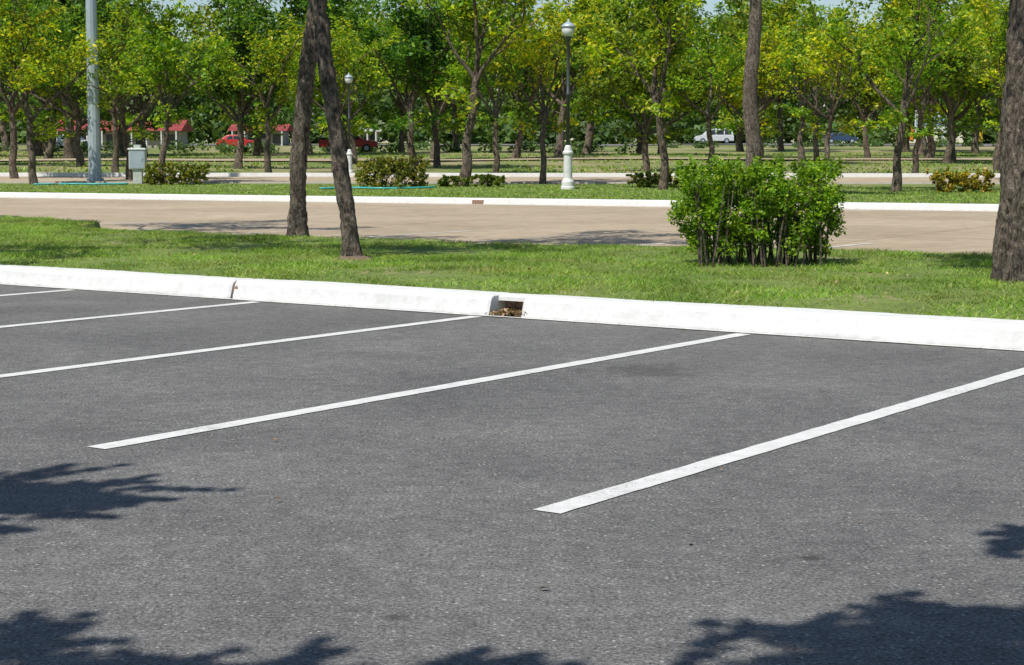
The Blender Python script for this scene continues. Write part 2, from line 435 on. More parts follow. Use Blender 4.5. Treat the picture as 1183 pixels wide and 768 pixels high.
n = 26000; X = rng.uniform(-50, 50, n); Y = rng.uniform(78, 150, n)
kk = np.array([mn.noise(Vector((float(a)*.07, float(b)*.12, 9))) for a, b in zip(X, Y)]) > 0.0
X, Y = X[kk], Y[kk]
Z = np.array([zt(float(a), float(b)) for a, b in zip(X, Y)])
obj('grass', mesh_np('field_tufts', blades(np.stack([X, Y, Z-0.01], 1), 0.14, 0.14, rng, 0.8), 3), M_BLADE)

# ------------------------------------------------------------------ far kerbs / roads
def strip_mesh(name, ptsfn, prof, xs):
    V, F = [], []; n = len(prof)
    for x in xs:
        for o_, z in prof: V.append(ptsfn(x, o_, z))
    for i in range(len(xs)-1):
        for j in range(n-1):
            a = i*n+j; F.append((a, a+n, a+n+1, a+1))
    F.append(tuple(range(n))); F.append(tuple((len(xs)-1)*n+j for j in range(n))[::-1])
    return mesh_py(name, V, F)
c_, s_ = 0.898, 0.44
obj('kerb', strip_mesh('kerb_far', lambda x, o_, z: (x+s_*o_, dk(x)+c_*o_, z), [(-0.18, -0.01), (-0.15, 0.13), (-0.10, 0.165), (0.17, 0.17), (0.20, 0.0)], list(np.arange(-58, 58, 1.0))), M_KERB)
V, F = [], []
box(V, F, 0, 0, 0, 0.35, 0.05, 0.11)
for i in range(5): box(V, F, -.14+i*.07, -.03, .01, .02, .012, .09)
o = obj('drain_grate', mesh_py('drain_grate', V, F), M_BRICK, loc=(-0.93, dk(-0.93)-0.17, 0.01)); o.rotation_euler = (0, 0, -0.456)
xr = list(np.arange(-90, 91, 1.5))
def road(name, y0, y1, mat, lift=0.035, slope=0.0):
    V, F = [], []; ys = np.linspace(y0, y1, 7)
    for x in xr:
        for y in ys: V.append((x, float(y)+slope*x, zt(x, float(y)+slope*x)+lift))
    for i in range(len(xr)-1):
        for j in range(6):
            a = i*7+j; F.append((a, a+7, a+8, a+1))
    return obj(name, mesh_py(name, V, F), mat)
road('concrete_road', 67.5, 75.5, M_LOT, 0.035, -0.03)
obj('kerb', strip_mesh('road_kerb_far', lambda x, o_, z: (x, 75.5-0.03*x+o_, zt(x, 75.5-0.03*x)+z), [(0, -0.02), (0.03, 0.20), (0.32, 0.20), (0.35, 0)], xr), M_KERB)
obj('kerb', strip_mesh('road_kerb_near', lambda x, o_, z: (x, 67.2-0.03*x+o_, zt(x, 67.2-0.03*x)+z), [(0, -0.02), (0.03, 0.07), (0.26, 0.07), (0.29, 0)], xr), simple('raw_concrete', (.36, .33, .28), .9))
M_GREYROAD = simple('grey_road', (0.16, 0.155, 0.15), 0.9, 0, 0.15, 0.5)
road('far_road', 216, 232, M_GREYROAD, 0.08)
road('dirt_track', 112, 118, M_LOT, 0.08, 0.06)

# ------------------------------------------------------------------ trees
class Tree:
    def __init__(s, seed):
        s.V, s.F, s.C, s.R = [], [], [], []; s.r = random.Random(seed)
    def branch(s, p, d, L, rad, depth, spread=0.75, cl=0.55, up=0.15):
        r = s.r; n = 4; pts = [tuple(p)]; q = Vector(p); dd = Vector(d).normalized(); rr = [rad]
        for i in range(n):
            dd = (dd + Vector((r.gauss(0, .18), r.gauss(0, .18), r.gauss(0, .10)+up*0.4))).normalized()
            q = q + dd*(L/n); pts.append(tuple(q)); rr.append(rad*(1-0.62*(i+1)/n))
        tube(s.V, s.F, pts, rr, 6 if depth > 1 else 4, 0.0, 0, False)
        if depth == 0:
            for t in (2, 3, 4):
                s.C.append(tuple(Vector(pts[t]) + Vector((r.gauss(0, .15), r.gauss(0, .15), r.gauss(0, .08)))))
                k = cl*r.uniform(.6, 1.3); s.R.append((k, k, k*0.5))
            return
        kids = r.choice((3, 4))
        for i in range(kids):
            t = (i+1.3)/(kids+0.3)*n; i0 = min(n-1, int(t)); f = min(1, t-i0)
            b = Vector(pts[i0]).lerp(Vector(pts[i0+1]), f)
            ax = Vector((r.gauss(0, 1), r.gauss(0, 1), r.gauss(0, .5))).normalized()
            nd = (dd + ax*spread).normalized()
            if nd.z < -0.15: nd.z *= -0.4
            s.branch(b, nd, L*r.uniform(.5, .72), rad*0.45, depth-1, spread, cl, up)
    def trunk(s, pts, rads, sides=10, rough=0.12, sub=5):
        tube(s.V, s.F, pts, rads, sides, rough, s.r.random()*50, True, sub)
def make_variant(seed, hf, L, nl, trad, depth=2, cl=0.55, leaves=55, lsize=0.15, lean=0.0, up=0.2, el0=.45, el1=1.15, droop=0):
    t = Tree(seed); r = t.r
    az = r.uniform(0, 6.28); pts = [(0, 0, -0.1)]; x = y = 0.0; K = 5
    for i in range(1, K+1):
        x += r.gauss(0, .08*hf/3)+lean*hf/K*math.cos(az); y += r.gauss(0, .08*hf/3)+lean*hf/K*math.sin(az)
        pts.append((x, y, hf*i/K))
    rads = [trad*1.35, trad*1.02, trad*.93, trad*.86, trad*.78, trad*.68]
    t.trunk(pts, rads, 10, 0.16, 3)
    top = Vector(pts[-1])
    for i in range(nl):
        a = 6.283*i/nl + r.uniform(-.4, .4); el = r.uniform(el0, el1)
        d = Vector((math.cos(a)*math.cos(el), math.sin(a)*math.cos(el), math.sin(el)))
        b = Vector(pts[-2]).lerp(top, r.random())
        t.branch(b, d, L*r.uniform(.75, 1.25), trad*.5, depth, 0.75, cl, up)
    t.branch(top, Vector((r.gauss(0, .2), r.gauss(0, .2), 1)), L*1.2, trad*.6, depth, 0.8, cl, up)
    for i in range(droop):
        a = r.uniform(0, 6.28)
        b = Vector(pts[3]).lerp(Vector(pts[4]), r.random())
        t.branch(b, Vector((math.cos(a), math.sin(a), .35)), L*.55, trad*.18, 0, .7, cl*.9, .05)
    rg = np.random.default_rng(seed)
    P = clump_points(t.C, t.R, leaves, rg, 0.6)
    wood = mesh_py('trunk', t.V, t.F); wood.materials.append(M_BARKF); wood.polygons.foreach_set('use_smooth', [True]*len(wood.polygons))
    crown = mesh_np('crown', leaf_quads(P, lsize, rg, 0.5), 4)
    return wood, crown
def place(variant, x, y, rot, s, parent=None, name='tree', sz=1.0):
    w, c = variant
    e = empty(name, (x, y, zt(x, y)-0.03), rot, s)
    if sz != 1.0: e.scale = (s, s, s*sz)
    if parent is not None: e.parent = parent
    obj('trunk', w, None, e); obj('crown', c, None, e)
    return e
mids = [make_variant(100+i, random.uniform(2.5, 3.5), random.uniform(1.9, 2.5), random.choice((3, 4, 5)), random.uniform(.12, .15), 2, 0.5, 25, 0.18, random.uniform(0, .16), .25, .65, 1.25, 3) for i in range(7)]
for w, c in mids: c.materials.append(M_LEAF)
backs = [make_variant(200+i, random.uniform(2.6, 3.2), random.uniform(3.2, 3.8), 6, .2, 2, 0.85, 30, 0.29, random.uniform(0, .14), .2, .4, 1.2, 3) for i in range(5)]
for i, (w, c) in enumerate(backs): c.materials.append(M_LEAF if i in (2, 4) else M_LEAFD)

def at(px, d): return (px-591.5)/2035.0*d
rows = [(-17.9, 66, 0, .3, 1.0, 1), (-20.6, 73, 1, 1.0, 1.05, 1), (-15.4, 71, 2, 2.0, .9, 1), (-13.1, 66.4, 3, .5, 1.0, 1),
        (-1.85, 64.5, 4, 1.2, 1.2, 1), (-0.8, 83, 1, 4.0, 1.0, 1), (1.15, 67.0, 6, 2.4, .85, 1.2), (5.15, 60.5, 3, 3.3, 1.05, 1.1),
        (12.75, 58.5, 2, 5.0, 1.0, 1.1), (17.3, 76, 0, 3.9, 1.0, 1), (16.4, 100, 4, 2, 1.1, 1), (18.0, 104, 1, 3, 1.1, 1),
        (23.2, 84, 5, .4, 1.15, 1), (-24.5, 67, 4, 5, 1.0, 1), (21.5, 57, 1, 1, 1.0, 1), (-31, 70, 2, 1, 1.1, 1), (29, 60, 3, 1, 1.1, 1),
        (-8.5, 84, 6, 2.2, 1.0, 1), (9.5, 84, 2, .9, 1.05, 1), (-10.9, 79, 5, 2.2, 1.0, 1), (-18.5, 82, 1, .2, 1.0, 1), (14.0, 79, 6, 1.9, 1.0, 1), (20.0, 70, 3, 1.2, .95, 1)]
for x, y, k, r_, s_c, sz in rows: place(mids[k], x, y, r_, s_c, sz=sz)
bk = [(-14.3, 92, 0, .3, 1.0), (-5.1, 92, 1, 2, 1.05), (-4.1, 97, 2, 4, .9), (6.5, 86, 3, 1.1, .85), (25.4, 103, 1, 5, 1.0), (27.0, 108, 4, 3, 1.0),
      (-23.5, 96, 3, 2.5, 1.05), (24.2, 120, 0, 3, 1.0), (14.5, 108, 4, .2, .95), (-33, 100, 1, 1, 1.1), (37, 98, 2, 1, 1.1), (-9.5, 106, 4, 1, 1.05)]
for x, y, k, r_, s_c in bk: place(backs[k], x, y, r_, s_c)
dt = empty('distant_trees')
rr = random.Random(5)
for i in range(46):
    y = rr.uniform(118, 170); x = -66 + i*132/45.0 + rr.uniform(-2, 2)
    if 14 < x < 26 and rr.random() < 0.35: continue
    place(backs[rr.randrange(5)], x, y, rr.uniform(0, 6.28), rr.uniform(1.1, 1.65), parent=dt, name='distant_tree')
rg = np.random.default_rng(11); C, R = [], []
for i in range(560):   # tall trees
    x = rg.uniform(-125, 125); y = rg.uniform(245, 330)
    C.append((x, y, 3.0 + rg.uniform(4, 15+5*mn.noise(Vector((x*.05, 0, 0)))))); k = rg.uniform(2.4, 4.4); R.append((k, k, k*.8))
for i in range(420):   # closed lower storey
    x = -125+250*i/420+rg.uniform(-1, 1); y = rg.uniform(250, 300)
    C.append((x, y, 3.0 + rg.uniform(1.5, 8.5))); k = rg.uniform(2.6, 3.8); R.append((k, k, k*.9))
for i in range(150):
    x = rg.uniform(-110, 110); y = rg.uniform(236, 246); C.append((x, y, 3.3+rg.uniform(0, 1.5))); k = rg.uniform(1.0, 2.2); R.append((k*1.3, k, k*.8))
for i in range(110):
    x = rg.uniform(-60, 10) if i < 80 else rg.uniform(10, 60); y = rg.uniform(150, 178)
    if i >= 80: y = rg.uniform(195, 212)
    k = rg.uniform(.4, .95); C.append((x, y, zt(x, y)+k*.4)); R.append((k*1.4, k, k*.7))
P = clump_points(C, R, 90, rg, 0.35)
sz_ = np.full(len(P), 1.05); sz_[-110*90:] = .3
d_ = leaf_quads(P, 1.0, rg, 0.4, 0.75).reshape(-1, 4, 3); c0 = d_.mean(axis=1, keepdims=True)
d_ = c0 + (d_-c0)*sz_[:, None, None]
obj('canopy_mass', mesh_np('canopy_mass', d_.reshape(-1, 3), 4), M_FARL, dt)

def big_tree(path, rads, seed, limbs, nleaf=60, sides=22, sub=12, rough=.13, extra=None, lsize=.12, cl=.5, depth=2, L=1.9):
    t = Tree(seed); r = t.r
    x0, y0, z0 = path[0]
    loc = [(p[0]-x0, p[1]-y0, p[2]-z0) for p in path]
    t.trunk(loc, rads, sides, rough, sub)
    top = Vector(loc[-1])
    for i in range(limbs):
        a = 6.283*i/limbs+r.uniform(-.4, .4); el = r.uniform(.35, 1.0)
        t.branch(top, Vector((math.cos(a)*math.cos(el), math.sin(a)*math.cos(el), math.sin(el))), L*r.uniform(.8, 1.2), rads[-1]*.6, depth, .75, cl, .12)
    C, R = list(t.C), list(t.R)
    if extra:
        for (ex, ey, ez, er) in extra:   # outer boughs carrying feathery sprays
            q = Vector((ex-x0, ey-y0, ez-z0)); m_ = top.lerp(q, .5)+Vector((0, 0, .25))
            tube(t.V, t.F, [tuple(top), tuple(m_), tuple(q)], [.03, .007, .004], 6, 0, 0, False, 4)
            for k in range(16):
                a = r.gauss(.15, .8) if k % 3 else r.uniform(0, 6.28)
                l = er*r.uniform(.5, 1.7)
                st = q + Vector((r.gauss(0, er*.4), r.gauss(0, er*.35), r.uniform(-.15, .15)))
                e = st + Vector((math.cos(a)*l, math.sin(a)*l*.7, r.uniform(-.1, .15)))
                tube(t.V, t.F, [tuple(st), tuple(e)], [.004, .002], 4, 0, 0, False)
                for f in (.0, .25, .5, .75, 1.0):
                    C.append(tuple(st.lerp(e, f))); k_ = er*.24*(1.25-f*.95); R.append((k_, k_, er*.12))
    rg = np.random.default_rng(seed)
    P = clump_points(C, R, nleaf, rg, .6)
    e = empty('tree', (x0, y0, z0))
    obj('trunk', mesh_py('trunk', t.V, t.F), M_BARK, e, smooth=True)
    obj('crown', mesh_np('crown', leaf_quads(P, lsize, rg, .8), 4), M_LEAF, e)
    return e
big_tree([(7.1, 52, .1), (7.12, 52, 1.5), (7.0, 52, 3.2), (7.12, 52, 5.2), (7.1, 52, 6.9)], [.27, .22, .21, .19, .17], 31, 5, 40, 16, 10, .16, None, .16, .6, 2, 2.0)
big_tree([(-3.03, 24.8, .15), (-3.02, 24.8, .7), (-2.98, 24.75, 1.4), (-2.86, 24.7, 2.5), (-2.68, 24.6, 3.5), (-2.5, 24.6, 5.4)],
         [.155, .12, .115, .113, .108, .10], 41, 5, 45, 28, 24, .24, L=2.2)
big_tree([(-1.79, 19.85, .15), (-1.82, 19.85, .35), (-1.87, 19.87, .8), (-1.95, 19.9, 1.3), (-2.05, 19.95, 2.0), (-2.13, 20, 2.55), (-2.22, 20.05, 3.1), (-2.9, 20.3, 5.0)],
         [.13, .10, .09, .088, .088, .086, .084, .072], 42, 4, 32, 28, 24, .26, L=1.7)
big_tree([(4.66, 16.1, .12), (4.66, 16.1, .35), (4.66, 16.1, 1.0), (4.67, 16.1, 2.2), (4.74, 16.1, 4.4)], [.26, .215, .20, .175, .16], 43, 5, 45, 44, 34, .19)
# trees just off to the left whose boughs shade the lawn and the far lot
big_tree([(-9.3, 29.3, .15), (-9.25, 29.3, 1.0), (-9.1, 29.2, 2.4), (-8.75, 29.1, 3.6), (-8.3, 29.0, 4.8)], [.17, .13, .12, .11, .10], 44, 5, 42, 20, 16, .2, L=2.3)
big_tree([(-6.9, 20.2, .15), (-6.9, 20.2, 1.0), (-6.85, 20.1, 2.4), (-6.7, 20.0, 3.6), (-6.6, 19.9, 4.3)], [.17, .13, .12, .11, .10], 45, 4, 26, 16, 12, .2, L=1.7)
for (x, y) in ((-1.79, 19.85), (-3.03, 24.8)):
    V, F = [], []
    lathe(V, F, [(.30, 0), (.22, .02), (.10, .04)], 18)
    V = [(a+.07*mn.noise(Vector((a*7, b*7, 0))), b+.07*mn.noise(Vector((b*7, a*7, 2))), c) for a, b, c in V]
    obj('soil_mound', mesh_py('soil_mound', V, F), M_SOIL, loc=(x, y, .175), smooth=True)

# planter island behind the camera with two trees whose crowns shade the asphalt
V, F = [], []
ubox(-20, 20, -4.2, -1.9, -0.02, 0.16)
obj('planter_island', mesh_py('planter_island', V, F), M_GRND)
H = 5.0
def sh(x, y, z=H):   # crown point whose sun shadow reaches (x, y)
    k = z/math.tan(math.radians(58)); return (x-.6*k, y-.8*k, z)
ex1 = [sh(-2.15, 6.95)+(.40,), sh(-1.8, 6.75)+(.30,), sh(-2.1, 6.2)+(.26,), sh(-1.45, 4.6)+(.34,), sh(-1.1, 4.4)+(.24,), sh(-2.0, 4.8)+(.34,), sh(-.5, 4.42)+(.28,), sh(-.2, 4.5)+(.2,)]
x, y, _ = uv(-2.5, -2.6)
big_tree([(x, y, .1), (x, y, 1.2), (x+.05, y+.1, 2.4), (x+.1, y+.3, 3.6)], [.2, .15, .14, .12], 51, 3, 26, 14, 5, .1, ex1, .08, .45, 1, 1.5)
ex2 = [sh(1.0, 4.8)+(.36,), sh(1.4, 4.9)+(.36,), sh(.85, 4.45)+(.26,), sh(1.85, 6.15)+(.2,), sh(1.9, 5.0)+(.3,), sh(1.3, 4.45)+(.32,), sh(1.6, 4.6)+(.3,)]
x, y, _ = uv(1.6, -2.6)
big_tree([(x, y, .1), (x, y, 1.2), (x+.05, y+.1, 2.4), (x, y+.2, 3.6)], [.2, .15, .14, .12], 52, 3, 26, 14, 5, .1, ex2, .08, .45, 1, 1.5)

# ------------------------------------------------------------------ bushes
def shrub(name, x, y, z, w, dpt, h, n, leaf, mat, seed, stems=0, low=0.0, taper=0.8, shoots=0, dens=75, sh_=.8, top=.86):
    rg = np.random.default_rng(seed); e = empty(name, (x, y, z))
    K = max(30, int(w*dpt*h*dens)); C, R = [], []
    for i in range(K):
        a, b = rg.uniform(-1, 1, 2); t = rg.uniform(low, 1.0)
        if t < .3 and rg.random() < .35: t = rg.uniform(.3, 1.0)
        if a*a*a*a+b*b*b*b > 1: a *= .88; b *= .88
        k = taper + (1-taper)*min(1, t*2.0)
        zz = t*h*(top+.16*mn.noise(Vector((a*2.6+seed, b*2.6, 0)))) * (1-.06*abs(a)**4)
        C.append((a*w*.5*k*(.93+.10*mn.noise(Vector((seed, t*4, a*2)))), b*dpt*.5*k*.88, zz)); q = rg.uniform(.05, .12)*max(h, .6)**.5
        R.append((q, q, q*.9))
    for i in range(shoots):
        a = rg.uniform(-.49, .49)*w; b = rg.uniform(-.45, .45)*dpt; zh = rg.uniform(.6, 1.5)
        for t in (0, .04, .08, .12): C.append((a, b, h*(top-.04)+t*zh)); R.append((.032, .032, .04))
    C = np.array(C); R = np.array(R)
    wgt = R[:, 0]**2; idx = rg.choice(len(C), n, p=wgt/wgt.sum())
    d = norm(rg.normal(size=(n, 3))); r_ = rg.uniform(0, 1, n)**.5
    P = C[idx] + d*r_[:, None]*R[idx]*1.15; P[:, 2] = np.maximum(P[:, 2], .02)
    obj('foliage', mesh_np('foliage', leaf_quads(P, leaf, rg, .4, .55), 4), mat, e)
    V, F = [], []
    for i in range(stems):
        a = rg.uniform(-.44, .44)*w*taper; b = rg.uniform(-.42, .35)*dpt
        a2 = a+rg.uniform(-.14, .14); b2 = b+rg.uniform(-.1, .1)
        tube(V, F, [(a, b, -.03), ((a+a2)/2+rg.uniform(-.03, .03), (b+b2)/2, h*.35), (a2, b2, h*.75)], [.013, .010, .004], 5, 0, 0, False, 3)
    if stems: obj('stems', mesh_py('stems', V, F), M_BARK, e, smooth=True)
    return e
shrub('bush', 2.64, 18.7, .17, 1.82, .95, 1.18, 27000, .046, M_BUSH, 61, 70, .16, .84, 60, 125)
shrub('hedge', at(453, 62.6), 62.6, zt(0, 62.6), 2.7, 1.5, 1.15, 8000, .10, M_HEDGE, 62, 4, 0, .95, 10)
shrub('hedge', at(204, 66), 66, zt(0, 66), 2.5, 1.3, .85, 6000, .10, M_HEDGE, 63, 4, 0, .95, 8)
shrub('hedge', at(545, 63.5), 63.5, zt(0, 63.5), 2.5, 1.2, .46, 4000, .10, M_HEDGE, 64, 4, 0, .95, 0)
shrub('hedge', at(758, 62.6), 62.6, zt(0, 62.6), 2.1, 1.2, .62, 4000, .10, M_HEDGE, 65, 4, 0, .95, 0)
shrub('hedge', at(1112, 58), 58, zt(30, 58), 2.2, 1.2, .75, 5000, .10, M_HEDGE, 66, 4, 0, .95, 8)
shrub('hedge', at(1195, 57), 57, zt(30, 58), 2.2, 1.2, .75, 4000, .10, M_HEDGE, 67, 4, 0, .95, 8)

# ------------------------------------------------------------------ fallen leaves
rg = np.random.default_rng(21)
n = 80; P = np.stack([rg.uniform(-6, 6, n), rg.uniform(4.5, 15, n), np.full(n, .010)], 1)
keep = (CV[0]*P[:, 0]+CV[1]*P[:, 1]) < 11.8; P = P[keep]
Vl = leaf_quads(P, .020, rg, 4.0, .5)
Vl = np.concatenate([Vl, leaf_quads(np.array([[-.91, 6.75, .014], [-1.12, 8.2, .014], [.62, 6.0, .01], [.1, 5.35, .01]]), .038, rg, 4.0, .45)])
n = 260; U = rg.uniform(IN0-.03, IN1+.06, n); W = rg.uniform(11.90, 12.16, n)
Q = np.array([uv(a, b, 0) for a, b in zip(U, W)]); Q[:, 2] = rg.uniform(.01, .05, n)
Vl = np.concatenate([Vl, leaf_quads(Q, .045, rg, .8, .4)])
n = 90; U = rg.uniform(-16, 0, n); Q = np.array([uv(a, 11.86-abs(rg.normal(0, .07)), .012) for a in U])
Vl = np.concatenate([Vl, leaf_quads(Q, .022, rg, 3, .45)])
n = 160; U = rg.uniform(-24, -1, n); W = rg.uniform(12.3, 18.4, n); Q = np.array([uv(a, b, zi(float(a), float(b))+.035) for a, b in zip(U, W)])
Vl = np.concatenate([Vl, leaf_quads(Q, .045, rg, 1.5, .45)])
obj('fallen_leaves', mesh_np('fallen_leaves', Vl, 4), M_DEAD)

# ------------------------------------------------------------------ street furniture
def lamp(x, y, s):
    e = empty('street_lamp', (x, y, zt(x, y)-.02), 0, s)
    V, F = [], []
    lathe(V, F, [(.26, 0), (.26, .10), (.23, .13), (.23, .30), (.19, .36), (.165, .42), (.155, 1.25), (.19, 1.30), (.20, 1.36), (.15, 1.42), (.12, 1.55), (.075, 1.62)], 24)
    obj('base_column', mesh_py('base_column', V, F), M_WHITE, e, smooth=False)
    V, F = [], []
    lathe(V, F, [(.07, 1.6), (.065, 3.4), (.085, 3.42), (.085, 3.5), (.06, 3.53), (.055, 5.35), (.09, 5.38), (.12, 5.48), (.13, 5.52)], 14)
    obj('pole', mesh_py('pole', V, F), M_BLACK, e, smooth=True)
    V, F = [], []
    lathe(V, F, [(.11, 5.52), (.20, 5.60), (.245, 5.74), (.22, 5.86)], 20)
    obj('globe', mesh_py('globe', V, F), M_GLOBE, e, smooth=True)
    V, F = [], []
    lathe(V, F, [(.27, 5.86), (.27, 5.89), (.19, 5.98), (.08, 6.04), (.03, 6.07), (.03, 6.14), (.005, 6.17)], 20)
    obj('cap', mesh_py('cap', V, F), M_METAL, e, smooth=True)
lamp(at(656, 61.0), 61.0, .95); lamp(at(404, 78), 78, .74)

e = empty('light_mast', (at(110, 69.8), 69.8, zt(-16, 69.8)))
V, F = [], []
lathe(V, F, [(.36, 0), (.36, .05), (.265, .06), (.25, 1.0), (.22, 6), (.14, 20)], 12)
obj('mast', mesh_py('mast', V, F), M_METAL, e)
V, F = [], []
for k in range(8):
    t = k*math.pi/4; box(V, F, .32*math.cos(t), .32*math.sin(t), 0, .05, .05, .14)
lathe(V, F, [(.5, -.05), (.5, .0)], 16)
obj('base_plate', mesh_py('base_plate', V, F), M_METAL, e)
V, F = [], []
lathe(V, F, [(.9, 19.6), (.95, 19.65), (.95, 19.75), (.9, 19.8)], 20)
for k in range(6):
    t = k*math.pi/3; box(V, F, 1.1*math.cos(t), 1.1*math.sin(t), 19.4, .5, .4, .25)
obj('floodlights', mesh_py('floodlights', V, F), M_METAL, e)

e = empty('utility_cabinet', (at(161, 67.5), 67.3, zt(-14, 67)))
V, F = [], []
box(V, F, 0, 0, 0, .34, .3, .55); o = obj('pedestal', mesh_py('pedestal', V, F), M_CAB, e); bevel(o, .01)
V, F = [], []
box(V, F, 0, 0, .55, .62, .42, .75); o = obj('housing', mesh_py('housing', V, F), M_CAB, e); bevel(o, .02)
V, F = [], []
box(V, F, 0, 0, 1.30, .70, .50, .06, .9); box(V, F, 0, 0, 1.362, .25, .25, .12); obj('roof', mesh_py('roof', V, F), M_CAB, e)
V, F = [], []
box(V, F, 0, -.215, .60, .54, .012, .64); box(V, F, .2, -.23, .88, .03, .03, .1); obj('door', mesh_py('door', V, F), M_METAL, e)

def hose(pts):
    V, F = [], []
    tube(V, F, [(x, y, zt(x, y)+.05) for x, y in pts], [.035]*len(pts), 6, 0, 0, True, 5)
    obj('garden_hose', mesh_py('garden_hose', V, F), M_HOSE, smooth=True)
hose([(-6.6, 60.5), (-5.4, 61.2), (-4.6, 60.6), (-3.6, 60.9), (-2.9, 61.6), (-2.7, 62.6)])
hose([(-17.6, 64.8), (-16.5, 65.4), (-15.4, 65.2), (-14.3, 65.6)])

# ------------------------------------------------------------------ vehicles
def vehicle(name, x, y, paint, kind, rot=0.0):
    e = empty(name, (x, y, zt(x, y)+.09), rot)
    if kind == 'van':
        body = [(-2.4, .32), (-2.42, .95), (-2.3, 1.05), (1.55, 1.05), (2.25, .92), (2.42, .7), (2.4, .32)]
        cab = [(-2.34, 1.05), (-2.22, 1.78), (-2.0, 1.88), (.55, 1.86), (.85, 1.76), (1.6, 1.05)]
        wins = [(-2.1, -1.25), (-1.15, -.2), (-.1, .75)]; belt, rf = 1.12, 1.66; wx = (-1.5, 1.5)
    elif kind == 'pickup':
        body = [(-2.5, .42), (-2.5, 1.0), (.0, 1.0), (1.3, 1.02), (2.3, .92), (2.45, .7), (2.42, .42)]
        cab = [(-.75, 1.0), (-.6, 1.5), (-.4, 1.58), (.55, 1.56), (1.3, 1.02)]
        wins = [(-.5, .05), (.12, .75)]; belt, rf = 1.05, 1.44; wx = (-1.55, 1.5)
    else:
        body = [(-2.1, .3), (-2.15, .8), (-1.9, .92), (1.0, .9), (1.95, .78), (2.12, .55), (2.1, .3)]
        cab = [(-1.75, .9), (-1.1, 1.36), (-.8, 1.43), (.15, 1.42), (.4, 1.36), (1.1, .9)]
        wins = [(-1.1, -.42), (-.35, .35)]; belt, rf = .96, 1.3; wx = (-1.3, 1.35)
    def prism(pts, hw0, hw1, nm, mat, bw):
        zs = [p[1] for p in pts]; z0, z1 = min(zs), max(zs); V, F = [], []
        for sgn in (-1, 1):
            for px, pz in pts:
                k = (pz-z0)/(z1-z0); V.append((px, sgn*(hw0*(1-k)+hw1*k), pz))
        n = len(pts); F.append(tuple(range(n))); F.append(tuple(range(n, 2*n))[::-1])
        for i in range(n): F.append((i, i+n, (i+1) % n+n, (i+1) % n))
        o = obj(nm, mesh_py(nm, V, F), mat, e); bevel(o, bw, 3); return o
    prism(body, .86, .85, 'body', paint, .05); prism([(a, b-.001) for a, b in cab], .83, .66, 'cabin', paint, .05)
    z0, z1 = min(p[1] for p in cab), max(p[1] for p in cab)
    hw = lambda z: .83+(.66-.83)*(z-z0)/(z1-z0)+.012
    V, F = [], []
    for i, (a, b) in enumerate(wins):
        last = i == len(wins)-1
        for sg in (-1, 1):
            k = len(V); ins = .28 if last else .04
            ins0 = .35 if (kind == 'car' and i == 0) else .04; ex = .2 if last else 0
            V += [(a, sg*hw(belt), belt), (b+ex, sg*hw(belt), belt), (b+ex-ins, sg*hw(rf), rf), (a+ins0, sg*hw(rf), rf)]
            F.append((k, k+1, k+2, k+3))
    (ax, az), (bx, bz) = cab[-2], cab[-1]
    k = len(V); V += [(bx-.03, -.7, bz+.06), (bx-.03, .7, bz+.06), (ax+.06, .58, az-.03), (ax+.06, -.58, az-.03)]; F.append((k, k+1, k+2, k+3))
    (ax, az), (bx, bz) = cab[0], cab[1]
    k = len(V); V += [(ax, -.7, az+.1), (ax, .7, az+.1), (bx-.03, .58, bz-.05), (bx-.03, -.58, bz-.05)]; F.append((k, k+1, k+2, k+3))
    obj('windows', mesh_py('windows', V, F), M_GLASS, e)
    for wxx in wx:
        for sg in (-1, 1):
            for nm, r_, w_, mt, off in (('tyre', .34, .2, M_TYRE, .78), ('wheel_hub', .2, .05, M_METAL, .875)):
                V, F = [], []
                tube(V, F, [(wxx, sg*(off-w_/2), .33), (wxx, sg*(off+w_/2), .33)], [r_, r_], 20)
                obj(nm, mesh_py(nm, V, F), mt, e)
    V, F = [], []
    for sg in (-1, 1): box(V, F, 2.38 if kind != 'car' else 2.08, sg*.65, .62, .1, .3, .14)
    obj('headlights', mesh_py('headlights', V, F), M_GLOBE, e)
    V, F = [], []
    bx_ = 2.42 if kind != 'car' else 2.1
    box(V, F, -bx_, 0, .38, .14, 1.6, .16); box(V, F, bx_, 0, .34, .14, 1.6, .16)
    obj('bumpers', mesh_py('bumpers', V, F), M_TYRE, e)
vehicle('parked_van', 25.4, 222, M_SILV, 'van', math.pi)
vehicle('parked_car', at(970, 226), 226, M_NAVY, 'car', 0)
vehicle('pickup_truck', at(403, 150), 150, M_RED, 'pickup', 0.1)
vehicle('parked_car', at(272, 182), 184, M_RED, 'car', 0)
vehicle('parked_car', at(85, 178), 178, M_SILV, 'car', 0)

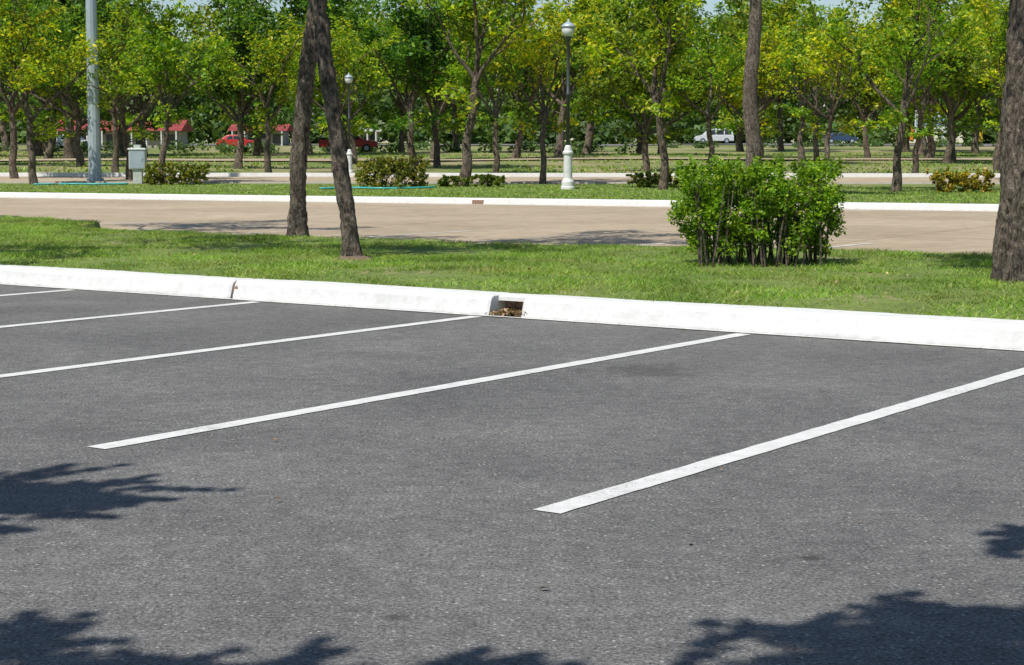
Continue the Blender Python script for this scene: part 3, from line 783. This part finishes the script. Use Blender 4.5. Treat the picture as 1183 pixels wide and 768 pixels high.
# ------------------------------------------------------------------ buildings & signs
def hall(name, x, y, w, dpt, h, rh, roofmat, nb):
    z = zt(x, y)-.1; e = empty(name, (x, y, z))
    V, F = [], []; box(V, F, 0, 0, 0, w, dpt, h); obj('walls', mesh_py('walls', V, F), M_WALL, e)
    V, F = [], []
    W, D = w/2+.6, dpt/2+.8
    V += [(-W, -D, h-.05), (W, -D, h-.05), (W, D, h-.05), (-W, D, h-.05), (-W, 0, h+rh), (W, 0, h+rh)]
    F += [(0, 1, 5, 4), (2, 3, 4, 5), (0, 4, 3), (1, 2, 5), (3, 2, 1, 0)]
    obj('roof', mesh_py('roof', V, F), roofmat, e)
    V, F = [], []
    for i in range(nb):
        cx = -w/2+(i+.5)*w/nb; box(V, F, cx, -dpt/2-.01, .1 if i % 2 else .9, w/nb*.62, .06, h*.72 if i % 2 else h*.42)
    obj('windows_and_doors', mesh_py('openings', V, F), M_GLASS, e)
    V, F = [], []
    for i in range(nb+1): box(V, F, -w/2+i*w/nb, -dpt/2-.7, 0, .14, .14, h-.06)
    obj('posts', mesh_py('posts', V, F), M_WHITE, e)
hall('market_building', at(140, 195), 197, 13, 6, 2.0, 1.2, M_ROOF, 8)
hall('market_building', at(300, 215), 217, 6, 6, 1.9, .8, M_ROOF, 4)
hall('kiosk', at(420, 200), 202, 2.9, 3, 1.9, .35, M_WALL, 3)
e = empty('billboard', (at(1082, 230), 234, zt(54, 230)))
V, F = [], []
box(V, F, 0, 0, 1.6, 4.2, .2, 3.0); o = obj('panel', mesh_py('panel', V, F), M_WHITE, e)
V, F = [], []
box(V, F, 0, -.13, 2.6, 3.9, .05, 1.2); obj('poster', mesh_py('poster', V, F), M_BLUE, e)
V, F = [], []
box(V, F, -1.6, .2, 0, .2, .2, 4.5); box(V, F, 1.6, .2, 0, .2, .2, 4.5); obj('posts', mesh_py('posts', V, F), M_METAL, e)
for px, d, mt in ((1050, 180, M_ORANGE), (1129, 150, M_YEL)):
    e = empty('banner_sign', (at(px, d), d, zt(at(px, d), d)))
    V, F = [], []; box(V, F, 0, 0, .9, .7, .05, 1.4); obj('banner', mesh_py('banner', V, F), mt, e)
    V, F = [], []; tube(V, F, [(-.4, 0, 0), (-.4, 0, 2.5)], [.04, .04], 8); obj('pole', mesh_py('pole', V, F), M_METAL, e)

# ------------------------------------------------------------------ light
el = math.radians(58)
Ld = Vector((-.6*math.cos(el), -.8*math.cos(el), math.sin(el)))
sun = bpy.data.lights.new('sun', 'SUN'); sun.energy = 5.0; sun.angle = math.radians(.53); sun.color = (1.0, .955, .88)
so = bpy.data.objects.new('sun', sun); so.rotation_euler = (-Ld).to_track_quat('-Z', 'Y').to_euler(); so.location = (0, 0, 30); link(so)
w = bpy.data.worlds.new('World'); scene.world = w; w.use_nodes = True
nt = w.node_tree; bg = nt.nodes['Background']
sky = nt.nodes.new('ShaderNodeTexSky'); sky.sky_type = 'NISHITA'; sky.sun_disc = False
sky.sun_elevation = el; sky.sun_rotation = math.atan2(-.6, -.8); sky.dust_density = 0.3; sky.ozone_density = 2.0
nt.links.new(sky.outputs[0], bg.inputs['Color']); bg.inputs['Strength'].default_value = 0.10
scene.view_settings.view_transform = 'Standard'; scene.view_settings.look = 'None'; scene.view_settings.exposure = 0

cam = bpy.data.cameras.new('camera'); co = bpy.data.objects.new('camera', cam); link(co)
co.location = (0, 0, 1.35); co.rotation_euler = (math.radians(90-5.78), 0, 0)
cam.sensor_width = 36; cam.lens = 61.7; cam.clip_end = 4000; cam.clip_start = .05
scene.camera = co
